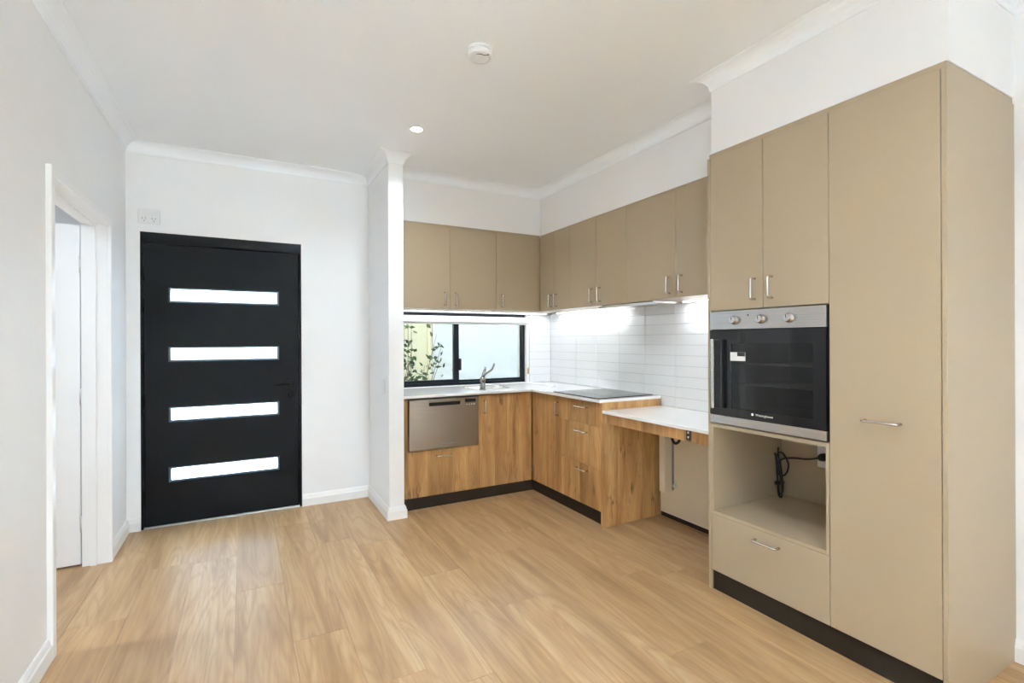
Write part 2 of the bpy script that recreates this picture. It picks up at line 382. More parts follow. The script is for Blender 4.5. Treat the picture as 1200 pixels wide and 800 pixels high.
# ------------------------------------------------------------------ doorway on the left: lining, architrave, inner door
d2 = thing('door_2', 'white interior door standing open beyond the left doorway', 'door', (XL - .12, 3.77, 0), kind='structure')
J0, J1, JZ = 2.750, 3.755, 2.021
bm = bmesh.new()
add_box(bm, XL - .121, XL + .001, LO0, J0, 0, JZ + .017); add_box(bm, XL - .121, XL + .001, J1, LO1, 0, JZ + .017); add_box(bm, XL - .121, XL + .001, J0, J1, JZ, JZ + .017)
link('door_lining', tomesh(bm, 'door_lining', d2), 'trim_paint', d2)
bm = bmesh.new()
for (a, b, c, d) in ((J0, J0 + .011, 0, JZ), (J1 - .011, J1, 0, JZ), (J0 + .011, J1 - .011, JZ - .011, JZ)):
    add_box(bm, XL - .082, XL - .052, a, b, c, d)
link('door_stop', tomesh(bm, 'door_stop', d2), 'trim_paint', d2)
AW = .042
slab('architrave', J0 + .002 - AW, J1 - .002 + AW, 0, JZ - .002 + AW, [(J0 + .002, J1 - .002, 0, JZ - .002)], XL, XL + .021, 'x', 'trim_paint', d2, bev=.002)
leaf = box('leaf', (XL - .125 - .82, XL - .130, 3.772, 3.808, .012, 2.012), 'trim_paint', d2, .0015)
for z in (.25, 1.0, 1.78):
    tube('hinge', [(XL - .126, 3.765, z - .05), (XL - .126, 3.765, z + .05)], .006, 'alu', d2)

# ------------------------------------------------------------------ entry door
d1 = thing('door_1', 'black entry door with four horizontal frosted glass strips', 'door', ((DX0 + DX1) / 2, YD, 0), kind='structure')
FX0, FX1, FZ = -.6265, .387, 2.024
slab('frame', DX0, DX1, 0, DZ1, [(FX0, FX1, 0, FZ)], YD - .001, YD + .13, 'y', 'frame_black', d1)
slab('frame_stop', FX0, FX1, 0, FZ, [(FX0 + .012, FX1 - .012, 0, FZ - .012)], YD + .058, YD + .085, 'y', 'frame_black', d1)
GL = [(-.481, .241, z - .0545, z + .0545) for z in (1.659, 1.231, .796, .363)]
leaf = slab('leaf', FX0 + .004, FX1 - .004, .012, FZ - .004, GL, YD + .012, YD + .054, 'y', 'door_black', d1, bev=.0015)
for g in GL:
    bd = slab('glazing_bead', g[0], g[1], g[2], g[3], [(g[0] + .014, g[1] - .014, g[2] + .014, g[3] - .010)], YD + .018, YD + .050, 'y', 'bead_dark', leaf, bev=.003)
    box('pane', (g[0] + .010, g[1] - .010, YD + .028, YD + .036, g[2] + .009, g[3] - .009), 'pane_frosted', leaf, 0)
for z in (.22, .90, 1.58, 1.80):
    tube('hinge', [(FX0 + .001, YD + .006, z - .05), (FX0 + .001, YD + .006, z + .05)], .007, 'frame_black', d1)
hx = .322
hd = lathe('lever_handle', (hx, YD + .012, .985), [(.026, 0), (.026, .008), (.011, .010), (.011, .045)], 'frame_black', d1, 24, '-y')
tube('lever', [(hx + .004, YD - .036, .985), (hx - .03, YD - .038, .985), (hx - .118, YD - .036, .983)], [.011, .010, .009], 'frame_black', hd, 10)
lathe('deadlock', (hx, YD + .012, .902), [(.027, 0), (.027, .010), (.020, .014), (.012, .015), (.012, .022)], 'frame_black', d1, 24, '-y')
box('threshold', (FX0, FX1, YD - .004, YD + .10, 0, .011), 'alu', d1, .002)

# ------------------------------------------------------------------ kitchen window
w1 = thing('window_1', 'black framed sliding kitchen window behind the sink', 'window', ((KW0 + KW1) / 2, YD + .03, KZ0), kind='structure')
slab('reveal', KW0, KW1, KZ0 - .002, KZ1, [(KW0 + .012, KW1 - .012, KZ0 + .004, KZ1 - .010)], YD - .001, YD + .20, 'y', 'trim_paint', w1)
f0, f1, fz0, fz1 = KW0 + .012, 2.488, KZ0 + .004, 1.5805
slab('outer_frame', f0, KW1 - .012, fz0, fz1, [(f0 + .028, f1 - .016, fz0 + .028, fz1 - .03)], YD + .034, YD + .11, 'y', 'window_black', w1, bev=.001)
box('reveal_lining', (f1 + .001, KW1 - .012, YD - .001, YD + .0335, fz0, fz1), 'trim_paint', w1, 0)
ls = slab('sash', f0 + .02, 1.778, fz0 + .022, fz1 - .02, [(f0 + .05, 1.728, fz0 + .056, fz1 - .05)], YD + .040, YD + .066, 'y', 'window_black', w1, bev=.001)
box('pane', (f0 + .048, 1.730, YD + .050, YD + .055, fz0 + .054, fz1 - .048), 'pane_tinted', ls, 0)
rs = slab('sash', 1.735, f1 - .004, fz0 + .022, fz1 - .02, [(1.785, f1 - .021, fz0 + .045, fz1 - .05)], YD + .070, YD + .096, 'y', 'window_black', w1, bev=.001)
box('pane', (1.783, f1 - .019, YD + .080, YD + .085, fz0 + .043, fz1 - .048), 'pane_tinted', rs, 0)
box('latch', (1.772, 1.797, YD + .022, YD + .046, 1.045, 1.155), 'black_plastic', w1, .004)
for z in (1.05, 1.40):
    tube('screen_clip', [(1.726, YD + .036, z - .012), (1.708, YD + .033, z - .010), (1.706, YD + .033, z + .010), (1.724, YD + .036, z + .012)], .0016, 'black_plastic', w1, 6)
# glazed doors out of view, left and right ones added to brighten the room
def glazing(name, u0, u1, n, plane, axis, label, z0=0, z1=GZ):
    loc = ((u0 + u1) / 2, plane, 0) if axis == 'y' else (plane, (u0 + u1) / 2, 0)
    t = thing(name, label, 'window', loc, kind='structure')
    wd = (u1 - u0) / n
    hs = [(u0 + i * wd + .05, u0 + (i + 1) * wd - .05, z0 + .06, z1 - .06) for i in range(n)]
    slab('frame', u0, u1, z0, z1, hs, plane, plane + .06, axis, 'window_black', t)
    for hh in hs:
        b = (hh[0] - .005, hh[1] + .005, plane + .027, plane + .033, hh[2] - .005, hh[3] + .005)
        if axis == 'x': b = (b[2], b[3], b[0], b[1], b[4], b[5])
        box('pane', b, 'pane_clear', t, 0)
glazing('window_2', .95, 2.05, 1, YR - .10, 'y', 'glazed door in the wall behind the camera')
glazing('window_added_left', -5.2, -2.2, 3, XL - .10, 'x', 'unseen glazed sliding doors added for daylight in the left wall behind the camera')  # unseen opening added to light the right-hand cabinets
glazing('window_added_right', -5.0, -1.8, 3, XR + .06, 'x', 'unseen glazed sliding doors added for daylight in the right wall behind the camera')  # unseen opening added to bring more daylight in

# ------------------------------------------------------------------ handles and fronts
def rounded(pts, r=.012, n=4):
    pts = [Vector(p) for p in pts]; out = [pts[0]]
    for a, p, b in zip(pts, pts[1:], pts[2:]):
        u, v = (a - p).normalized(), (b - p).normalized(); s, e = p + u * r, p + v * r
        for k in range(n + 1):
            t = k / n; out.append(s * (1 - t) ** 2 + p * 2 * t * (1 - t) + e * t * t)
    out.append(pts[-1]); return out
def handle(front, nrm, along, c, L, parent, proj=.034):
    """D handle: front plane coordinate, normal '-x' or '-y', along 'z'/'h', centre (h, z)"""
    h0, z0 = c
    def P(d, s):
        hh, zz = (h0, z0 + s) if along == 'z' else (h0 + s, z0)
        return (front - d, hh, zz) if nrm == '-x' else (hh, front - d, zz)
    pts = rounded([P(-.001, -L / 2), P(proj, -L / 2), P(proj, L / 2), P(-.001, L / 2)])
    return tube('handle', pts, .0058, 'handle_steel', parent, 10)
def front(name, nrm, plane, h0, h1, z0, z1, mat, parent, th=.018):
    """door or drawer front; outer gaps of 1.5 mm included"""
    g = .0015
    b = (plane, plane + th, h0 + g, h1 - g, z0, z1) if nrm == '-x' else (h0 + g, h1 - g, plane, plane + th, z0, z1)
    return box(name, b, mat, parent, .0012)

# ------------------------------------------------------------------ base cabinets, far run
ZK, ZDT, ZCT = .094, .867, .866
bc = thing('dishwasher_cabinet', 'oak look base cabinet with one drawer below the dishwasher', 'cabinet', (1.41, YB + .28, 0))
box('filler_panel', (1.052, 1.111, YB + .001, YB + .019, ZK, ZDT), 'oak_laminate', bc)
boxes('body', [(1.058, 1.109, YB + .021, YD - .03, ZK, ZCT), (1.109, 1.7125, YB + .021, YD - .03, ZK, .452), (1.7115, 1.7135, YB + .021, YD - .03, .452, ZCT)], 'laminate_beige', bc)
dr = front('drawer', '-y', YB, 1.112, 1.7145, ZK, .455, 'oak_laminate', bc); handle(YB, '-y', 'h', (1.405, .405), .12, dr)
sc = thing('sink_cabinet', 'oak look base cabinet with a single door under the sink', 'cabinet', (1.97, YB + .28, 0))
boxes('body', [(1.717, 1.735, YB + .021, YD - .03, ZK, ZCT), (2.21, 2.232, YB + .021, YD - .03, ZK, ZCT), (1.735, 2.21, YB + .021, YD - .03, ZK, ZK + .018), (1.735, 2.21, YD - .045, YD - .03, ZK + .018, ZCT)], 'laminate_beige', sc)
do = front('door', '-y', YB, 1.7155, 2.2305, ZK, ZDT, 'oak_laminate', sc); handle(YB, '-y', 'z', (1.765, .768), .105, do)
# base cabinets, right run
cc = thing('corner_cabinet', 'oak look corner base cabinet with one door left of the drawers', 'cabinet', (XB + .28, 3.5, 0))
box('body', (XB + .021, XR - .03, 3.302, YB - .004, ZK, ZCT), 'laminate_beige', cc, 0)
do = front('door', '-x', XB, 3.299, YB - .003, ZK, ZDT, 'oak_laminate', cc); handle(XB, '-x', 'z', (3.335, .768), .105, do)
dc = thing('drawer_cabinet', 'oak look base cabinet with three drawers below the cooktop', 'cabinet', (XB + .28, 3.03, 0))
box('body', (XB + .021, XR - .03, 2.762, 3.298, ZK, ZCT), 'laminate_beige', dc, 0)
for z0, z1, zh in ((.696, ZDT, .822), (.395, .693, .637), (ZK, .392, .352)):
    d_ = front('drawer', '-x', XB, 2.7625, 3.2985, z0, z1, 'oak_laminate', dc); handle(XB, '-x', 'h', (3.015, zh), .13, d_)
box('side_panel', (2.206, XR - .012, 2.743, 2.761, 0, .879), 'oak_laminate', dc)
tag(boxes('kickboard', [(1.075, XB + .012, YB + .012, YB + .018, 0, ZK - .002), (XB + .012, XB + .018, 2.7615, YB + .018, 0, ZK - .002)], 'kick_gap_dark'), 'dark kickboard below the oak look base cabinets', 'kickboard')

# ------------------------------------------------------------------ benchtop, sink, tap, cooktop
ZBT = .900
SX0, SX1, SY0, SY1 = 1.745, 2.10, 3.875, 4.165
us = [WX1 + .001, SX0, SX1, 2.186, XR - .009]; vs = [2.743, 3.678, SY0, SY1, YD - .001]
bm = bmesh.new()
add_cells(bm, us, vs, lambda u, v: not (SX0 < u < SX1 and SY0 < v < SY1) and not (u < 2.186 and v < 3.678), .880, ZBT, 'z')
bmesh.ops.recalc_face_normals(bm, faces=bm.faces)
bmesh.ops.bevel(bm, geom=[e for e in bm.edges if len(e.link_faces) == 2 and e.calc_face_angle() > .5], offset=.0015, segments=1, affect='EDGES')
tag(link('benchtop', tomesh(bm, 'benchtop'), 'stone_white'), 'glossy white L-shaped benchtop over the oak cabinets', 'benchtop')
sk_ = thing('sink', 'small inset stainless steel sink below the window', 'sink', ((SX0 + SX1) / 2, (SY0 + SY1) / 2, .74))
slab('rim', SX0 - .014, SX1 + .014, SY0 - .014, SY1 + .014, [(SX0 + .004, SX1 - .004, SY0 + .004, SY1 - .004)], ZBT + .0004, ZBT + .0028, 'z', 'chrome', sk_, bev=.0008)
bm = bmesh.new()
o4 = [(SX0 + .004, SY0 + .004), (SX1 - .004, SY0 + .004), (SX1 - .004, SY1 - .004), (SX0 + .004, SY1 - .004)]
i4 = [(SX0 + .03, SY0 + .03), (SX1 - .03, SY0 + .03), (SX1 - .03, SY1 - .03), (SX0 + .03, SY1 - .03)]
top = [bm.verts.new((x, y, ZBT + .001)) for x, y in o4]; bot = [bm.verts.new((x, y, .745)) for x, y in i4]
for k in range(4): bm.faces.new([top[k], top[(k + 1) % 4], bot[(k + 1) % 4], bot[k]])
bm.faces.new(bot)
bowl = link('bowl', tomesh(bm, 'bowl', sk_), 'chrome', sk_)
lathe('drain', ((SX0 + SX1) / 2, (SY0 + SY1) / 2, .7455), [(.04, 0), (.04, .002), (.025, .003)], 'brushed_steel', sk_, 20)
tp = thing('mixer_tap', 'chrome mixer tap with raised lever on the white benchtop', 'tap', (1.785, 3.815, ZBT))
lathe('body', (1.785, 3.815, ZBT), [(.030, 0), (.030, .006), (.024, .010), (.023, .075), (.025, .082), (.025, .098), (.019, .112), (.008, .118)], 'chrome_dark_reflect', tp, 24, smooth=True)
tube('spout', [(1.785, 3.815, .995), (1.806, 3.835, 1.040), (1.830, 3.862, 1.075), (1.850, 3.90, 1.082), (1.858, 3.925, 1.064)], [.016, .0145, .013, .012, .012], 'chrome_dark_reflect', tp, 12)
tube('lever', rounded([(1.785, 3.815, 1.012), (1.805, 3.790, 1.045), (1.850, 3.765, 1.075), (1.866, 3.755, 1.128)], .02), .0085, 'chrome_dark_reflect', tp, 10)
cook = thing('cooktop', 'black glass induction cooktop set in the benchtop corner run', 'cooktop', (2.475, 3.08, ZBT))
box('glass_top', (2.212, 2.738, 2.795, 3.372, ZBT + .0005, ZBT + .0065), 'black_glass', cook, .002)
bm = bmesh.new()
for (x, y, r) in ((2.36, 2.95, .085), (2.36, 3.22, .10), (2.60, 2.95, .10), (2.60, 3.22, .075)):
    n_ = 40; a_ = [bm.verts.new((x + r * math.cos(t * 2 * math.pi / n_), y + r * math.sin(t * 2 * math.pi / n_), ZBT + .0068)) for t in range(n_)]
    b_ = [bm.verts.new((x + (r - .003) * math.cos(t * 2 * math.pi / n_), y + (r - .003) * math.sin(t * 2 * math.pi / n_), ZBT + .0068)) for t in range(n_)]
    for t in range(n_): bm.faces.new([a_[t], a_[(t + 1) % n_], b_[(t + 1) % n_], b_[t]])
link('zone_marking', tomesh(bm, 'zone_marking', cook), 'grey_plastic', cook)
tag(box('plastic_strip', (2.470, 2.492, 3.77, 4.235, ZBT + .0003, ZBT + .012), 'white_plastic', None, .003), 'thin white plastic strip lying on the benchtop corner', 'strip')

# ------------------------------------------------------------------ dishwasher
dw = thing('dishwasher', 'stainless steel drawer dishwasher under the left of the benchtop', 'dishwasher', (1.41, YB + .28, .46))
box('housing', (1.118, 1.7095, YB + .03, YD - .05, .457, .862), 'grey_plastic', dw, 0)
pan = slab('front_panel', 1.119, 1.7085, .463, .860, [(1.282, 1.548, .806, .838)], YB - .012, YB + .022, 'y', 'brushed_steel', dw, bev=.003)
rec = box('recessed_handle', (1.280, 1.550, YB + .008, YB + .021, .804, .840), 'black_plastic', dw, 0)
box('grip', (1.274, 1.556, YB - .020, YB - .0125, .832, .850), 'brushed_steel', dw, .003)
box('display', (1.588, 1.682, YB - .0135, YB - .0118, .818, .846), 'black_plastic', dw, 0)
for i in range(4): lathe('button', (1.602 + i * .022, YB - .012, .800), [(.005, 0), (.005, .002), (.004, .003)], 'white_plastic', dw, 12, '-y')
box('name_plate', (1.388, 1.486, YB - .0126, YB - .0119, .497, .503), 'grey_plastic', dw, 0)

# ------------------------------------------------------------------ height-adjustable bench
ab = thing('adjustable_bench', 'lower white height adjustable bench beside the oven tower', 'bench', (2.5, 2.28, 0))
box('top', (2.206, XR - .009, YT1 + .002, 2.741, .807, .827), 'stone_white', ab, .0015)
ap = box('apron', (2.246, 2.264, YT1 + .004, 2.738, .733, .8065), 'oak_laminate', ab)
cp = box('control_panel', (2.2405, 2.2458, 1.992, 2.026, .742, .806), 'black_plastic', ab, .001)
for zc, s in ((.789, 1), (.759, -1)):
    bm = bmesh.new(); tri = [(2.009 - .008, zc - s * .006), (2.009 + .008, zc - s * .006), (2.009, zc + s * .007)]
    a_ = [bm.verts.new((2.2398, y, z)) for y, z in tri]; b_ = [bm.verts.new((2.2406, y, z)) for y, z in tri]
    bm.faces.new(a_); bm.faces.new(b_)
    for k in range(3): bm.faces.new([a_[k], a_[(k + 1) % 3], b_[(k + 1) % 3], b_[k]])
    link('arrow_button', tomesh(bm, 'arrow_button', cp), 'white_plastic', cp)
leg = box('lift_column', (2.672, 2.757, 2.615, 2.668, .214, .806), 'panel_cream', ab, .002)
box('lift_rail', (2.746, 2.757, 2.606, 2.6145, .225, .806), 'grey_plastic', ab, 0)
lathe('bracket_cap', (2.757, 2.585, .262), [(.013, 0), (.013, .02), (.009, .026)], 'white_plastic', ab, 16, '-x')
tube('motor_cable', rounded([(2.70, 2.58, .800), (2.70, 2.575, .62), (2.70, 2.545, .575), (2.70, 2.50, .60), (2.69, 2.47, .795)], .025), .010, 'black_plastic', ab, 8)
box('support_rail', (2.275, 2.74, 2.30, 2.34, .77, .8065), 'grey_plastic', ab, 0)
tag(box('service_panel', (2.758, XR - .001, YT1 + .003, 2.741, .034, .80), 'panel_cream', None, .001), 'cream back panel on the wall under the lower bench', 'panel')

tag(box('kickboard', (2.766, XR - .001, YT1 + .003, 2.741, 0, .0335), 'kick_gap_dark', None, 0), 'low dark strip for the shadow gap under the cream panel below the lower bench', 'kickboard')  # dark strip painted where the panel only has a shaded gap
# ------------------------------------------------------------------ splashback tiles
sp = struct(boxes('wall_splashback_right', [(XR - .0045, XR - .0005, YT1 + .001, YD - .001, ZBT - .075, ZUB)], 'grout'), 'white stacked subway tile splashback on the right wall', 'splashback')
sb = struct(boxes('wall_splashback_back', [(KW1 + .002, XR - .005, YD - .0045, YD - .0005, ZBT, ZUB)], 'grout'), 'narrow white tile splashback right of the kitchen window', 'splashback')
TY, TZ = .3055, .0766
ys = [YT1 + .002] + [2.605 + TY * k for k in range(-2, 6)] + [YD - .0085]
tile_cache = {}
def tile(kind, a, b, z0, z1, par):
    key = (kind, round(b - a, 4), round(z1 - z0, 4))
    if key not in tile_cache:
        bm = bmesh.new(); g = .0009
        if kind == 'x': add_box(bm, 0, .0040, g, b - a - g, g, z1 - z0 - g, .0009, 2)
        else: add_box(bm, g, b - a - g, 0, .0040, g, z1 - z0 - g, .0009, 2)
        bmesh.ops.recalc_face_normals(bm, faces=bm.faces)
        me = bpy.data.meshes.new('tile'); bm.to_mesh(me); bm.free(); me.materials.append(M['tile_white']); tile_cache[key] = me
    o = bpy.data.objects.new('tile', tile_cache[key]); COL.objects.link(o); o.parent = par
    o.location = (XR - .0078, a, z0) if kind == 'x' else (a, YD - .0078, z0)
for r in range(-1, 9):
    z0 = .9015 + TZ * r; z1 = min(z0 + TZ, ZUB - .0005)
    for a, b in zip(ys, ys[1:]):
        if r == -1:
            if a > 2.74: continue
            b = min(b, 2.742); zz0 = .8275
        else: zz0 = z0
        tile('x', a, b, zz0, z1, sp)
    if r >= 0: tile('y', KW1 + .002, XR - .0085, z0, z1, sb)

# ------------------------------------------------------------------ wall cabinets
def wall_cab(nrm, h0, h1, doors, handles, label, filler=None):
    if nrm == '-y':
        t = thing('wall_cabinet', label, 'cabinet', ((h0 + h1) / 2, YU + .17, ZUB), 'beige wall cabinets')
        box('body', (h0 + .0005, h1 - .0005, YU + .0195, YD - .0005, ZUB + .001, ZTT), 'laminate_beige', t, 0)
        box('top_filler', (h0 + .0005, h1 - .0005, YU + .022, YU + .06, ZTT + .0002, ZBH - .0005), 'laminate_beige', t, 0)
    else:
        t = thing('wall_cabinet', label, 'cabinet', (XU + .17, (h0 + h1) / 2, ZUB), 'beige wall cabinets')
        box('body', (XU + .0195, XR - .0005, h0 + .0005, h1 - .0005, ZUB + .001, ZTT), 'laminate_beige', t, 0)
        box('top_filler', (XU + .022, XU + .06, h0 + .0005, h1 - .0005, ZTT + .0002, ZBH - .0005), 'laminate_beige', t, 0)
    pl = YU if nrm == '-y' else XU
    if filler: front('filler_panel', nrm, pl, filler[0], filler[1], ZUB, ZTT - .0005, 'laminate_beige', t)
    for (a, b), hc in zip(doors, handles):
        d_ = front('door', nrm, pl, a, b, ZUB, ZTT - .0005, 'laminate_beige', t); handle(pl, nrm, 'z', (hc, 1.676), .105, d_)
wall_cab('-y', WX1 + .001, 1.978, [(1.094, 1.536), (1.536, 1.978)], (1.488, 1.588), 'two-door beige wall cabinet above the window beside the wing wall', (WX1 + .001, 1.094))
wall_cab('-y', 1.978, XU + .018, [(1.978, XU - .002)], (2.030,), 'single-door beige wall cabinet above the window in the inner corner')
wall_cab('-x', 3.4465, YU + .0185, [(3.6905, YU - .002), (3.4465, 3.6905)], (3.733, 3.648), 'narrow two-door beige wall cabinet at the inner corner of the right run')
wall_cab('-x', 2.742, 3.4465, [(3.0925, 3.4465), (2.742, 3.0925)], (3.142, 3.040), 'middle two-door beige wall cabinet above the cooktop')
wall_cab('-x', YT1 + .001, 2.742, [(2.278, 2.742), (YT1 + .001, 2.278)], (2.328, 2.226), 'widest two-door beige wall cabinet above the lower bench')

# rangehood
rh = thing('rangehood', 'slim slide-out rangehood under the wall cabinets above the cooktop', 'rangehood', (2.60, 2.78, ZUB))
box('body', (2.455, 2.735, 2.50, 3.05, ZUB - .014, ZUB - .0005), 'brushed_steel', rh, .001)
bm = bmesh.new(); n_ = 16; up, lo = [], []
for i in range(n_ + 1):
    t = i / n_; y = 2.47 + .61 * t; x = 2.452 - .028 * math.sin(math.pi * t)
    up.append(x); lo.append(y)
vt = [[bm.verts.new((x_, y_, z_)) for x_, z_ in ((x, ZUB - .010), (x, ZUB - .026), (2.456, ZUB - .026), (2.456, ZUB - .010))] for x, y_ in zip(up, lo)]
for a, b in zip(vt, vt[1:]):
    for k in range(4): bm.faces.new([a[k], a[(k + 1) % 4], b[(k + 1) % 4], b[k]])
bm.faces.new(vt[0]); bm.faces.new(vt[-1])
link('front_lip', tomesh(bm, 'front_lip', rh), 'alu', rh)

# ------------------------------------------------------------------ LED strips under the wall cabinets
LEDW = 1.3
def led(x0, x1, y0, y1, label, pw):
    t = thing('led_strip', label, 'light', ((x0 + x1) / 2, (y0 + y1) / 2, ZUB - .008), 'under-cabinet led strips')
    box('profile', (x0, x1, y0, y1, ZUB - .006, ZUB - .0004), 'alu', t, 0)
    box('diffuser', (x0 + .001, x1 - .001, y0 + .001, y1 - .001, ZUB - .008, ZUB - .0062), 'led_glow', t, 0)
    l = bpy.data.lights.new('led_light', 'AREA'); l.shape = 'RECTANGLE'; l.size = x1 - x0; l.size_y = y1 - y0; l.energy = pw; l.color = (.90, .98, 1.06)
    o = bpy.data.objects.new('led_light', l); COL.objects.link(o); o.parent = t; o.location = (0, 0, -.002)
led(1.12, 2.66, 4.190, 4.204, 'glowing led strip under the wall cabinets above the window', LEDW * .28)
led(2.694, 2.708, 3.10, 4.05, 'glowing led strip under the wall cabinets at the tiled corner', LEDW * .42)
led(2.694, 2.708, 1.86, 2.46, 'glowing led strip under the widest wall cabinet by the oven tower', LEDW * .5)

# ------------------------------------------------------------------ roller blind in the window
rb = thing('roller_blind', 'white rolled-up roller blind across the top of the kitchen window', 'blind', (1.79, YD + .005, 1.52))
box('cassette', (KW0 + .016, 2.499, YD - .028, YD + .030, 1.494, 1.551), 'white_plastic', rb, .006, 2)
box('bottom_rail', (KW0 + .02, 2.492, YD - .008, YD + .012, 1.477, 1.4935), 'white_plastic', rb, .004)
box('end_bracket', (2.4995, 2.505, YD - .03, YD + .031, 1.484, 1.556), 'white_plastic', rb, .001)
tube('chain', [(2.5025, YD - .012, 1.49), (2.5025, YD - .010, 1.03)], .0012, 'white_plastic', rb, 6)
lathe('chain_weight', (2.5025, YD - .012, .985), [(.004, 0), (.007, .008), (.007, .055), (.003, .066)], 'brass', rb, 14)

# ------------------------------------------------------------------ oven tower
ot = thing('oven_tower', 'tall beige cabinet holding the built-in oven, open niche and drawer', 'cabinet', (XT + .3, 1.5, 0))
Y0, Y1 = 1.1945, 1.797
XBK = XR - .001
box('side_panel', (XT, XBK, Y1 + .0005, YT1, 0, ZTT), 'laminate_beige', ot)
box('side_panel', (XT + .0195, XBK, Y0 + .0005, Y0 + .0165, .0, ZTT - .001), 'laminate_beige', ot)
box('niche_side', (XT + .0005, XT + .019, Y0 + .0015, Y0 + .0155, .4035, .8795), 'laminate_beige', ot, 0)
box('niche_side', (XT + .0005, XBK - .02, Y1 - .0145, Y1, .4195, .8605), 'laminate_beige', ot, 0)
box('niche_floor', (XT + .0005, XBK - .02, Y0 + .0168, Y1, .4035, .419), 'laminate_beige', ot, 0)
box('oven_shelf', (XT + .0005, XBK - .02, Y0 + .0168, Y1, .861, .8795), 'laminate_beige', ot, 0)
box('upper_body', (XT + .0195, XBK - .02, Y0 + .0168, Y1, 1.475, ZTT - .001), 'laminate_beige', ot, 0)
box('back_panel', (XBK - .0195, XBK, Y0 + .0168, Y1, .10, ZTT - .001), 'laminate_beige', ot, 0)
dr = front('drawer', '-x', XT, Y0, Y1, .106, .4015, 'laminate_beige', ot); handle(XT, '-x', 'h', (1.48, .352), .12, dr)
for (a, b), hc in zip(((1.4955, Y1), (Y0, 1.4955)), (1.538, 1.450)):
    d_ = front('door', '-x', XT, a, b, 1.472, ZTT - .0005, 'laminate_beige', ot); handle(XT, '-x', 'z', (hc, 1.566), .10, d_)
box('top_filler', (XT + .012, XT + .05, Y0, YT1 - .004, ZTT + .0002, ZBH - .0005), 'laminate_beige', ot, 0)
# pantry
pc = thing('pantry_cabinet', 'tall beige pantry cabinet with one full-height door and end panel', 'cabinet', (XT + .3, 1.0, 0))
box('body', (XT + .0195, XBK, .8105, Y0 - .0005, .10, ZTT - .001), 'laminate_beige', pc, 0)
d_ = front('door', '-x', XT, .8105, Y0, .106, ZTT - .0005, 'laminate_beige', pc); handle(XT, '-x', 'h', (.997, .997), .12, d_)
box('end_panel', (XT - .002, XBK, YT0, .8095, 0, ZTT), 'laminate_beige', pc)
box('top_filler', (XT + .012, XT + .05, YT0 + .006, Y0 - .0005, ZTT + .0002, ZBH - .0005), 'laminate_beige', pc, 0)
box('side_filler', (XT + .0505, XBK, YT0 + .006, YT0 + .02, ZTT + .0002, ZBH - .0005), 'laminate_beige', pc, 0)
tag(box('kickboard', (XT + .014, XT + .0185, .8105, Y1, 0, .104), 'kick_gap_dark', None, 0), 'dark brown kickboard below the tall beige cabinets', 'kickboard')

# ------------------------------------------------------------------ oven
ov = thing('wall_oven', 'stainless steel and black glass wall oven with three knobs', 'oven', (XT + .25, 1.5, .884))
OY0, OY1, OZ0, OZ1 = 1.1985, 1.7955, .8835, 1.4685
XO = XT - .004
bm = bmesh.new()   # cavity housing: open box of thin walls
for b in ((XT + .03, 2.70, 1.235, 1.245, .93, 1.36), (XT + .03, 2.70, 1.690, 1.700, .93, 1.36), (XT + .03, 2.70, 1.245, 1.690, .93, .94), (XT + .03, 2.70, 1.245, 1.690, 1.35, 1.36), (2.69, 2.70, 1.245, 1.690, .94, 1.35)):
    add_box(bm, *b)
link('cavity', tomesh(bm, 'cavity', ov), 'oven_interior', ov)
slab('surround', OY0, OY1, OZ0, OZ1, [(1.246, 1.689, .941, 1.349)], XT + .006, XT + .028, 'x', 'black_plastic', ov)
fa = box('control_fascia', (XO - .006, XT + .0055, OY0 + .002, OY1 - .001, 1.372, OZ1 - .002), 'brushed_steel', ov, .0015)
for y in (1.643, 1.499, 1.361):
    kb = lathe('knob', (XO - .006, y, 1.418), [(.0225, 0), (.0225, .004), (.019, .006), (.0175, .026), (.0155, .028)], 'handle_steel', ov, 28, '-x', True)
    box('knob_mark', (XO - .0346, XO - .0338, y - .0012, y + .0012, 1.418, 1.434), 'black_plastic', kb, 0)
    bm = bmesh.new()
    for k in range(11):
        a = math.radians(-60 + k * 30); c = Vector((XO - .0066, y + .0285 * math.sin(a), 1.418 + .0285 * math.cos(a)))
        if k in (0, 3, 6, 10) or k % 2 == 0: add_box(bm, c.x, c.x + .0006, c.y - .0014, c.y + .0014, c.z - .0014, c.z + .0014)
    link('knob_scale', tomesh(bm, 'knob_scale', kb), 'grey_plastic', kb)['kind'] = 'stuff'
lathe('indicator_lamp', (XO - .006, 1.569, 1.440), [(.0035, 0), (.0035, .0015)], 'black_plastic', ov, 12, '-x')
dg = slab('door_glass', OY0 + .002, OY1 - .001, .931, 1.3695, [(1.257, 1.668, .975, 1.300)], XO - .006, XT + .0055, 'x', 'black_glass', ov, bev=.001)
box('window_pane', (XO - .004, XO, 1.256, 1.669, .974, 1.301), 'pane_oven', dg, 0)
box('bottom_trim', (XO - .006, XT + .0055, OY0 + .002, OY1 - .001, OZ0 + .003, .9295), 'brushed_steel', ov, .0015)
hb = box('door_handle', (XO - .045, XO - .030, 1.742, 1.762, .965, 1.325), 'handle_steel', ov, .005, 2)
box('handle_grip', (XO - .0295, XO - .0065, 1.705, 1.750, .968, 1.322), 'black_plastic', hb, .004)
for z in (1.095, 1.198):
    bm = bmesh.new()
    for x in [2.24 + .05 * i for i in range(9)]: add_tube(bm, [(x, 1.248, z), (x, 1.687, z)], .002, 6)
    add_tube(bm, [(2.23, 1.248, z), (2.23, 1.687, z)], .003, 6)
    link('rack', tomesh(bm, 'rack', ov), 'handle_steel', ov)
MX = Matrix(((0, 0, -1, 0), (-1, 0, 0, 0), (0, 1, 0, 0), (0, 0, 0, 1)))      # text plane facing -X
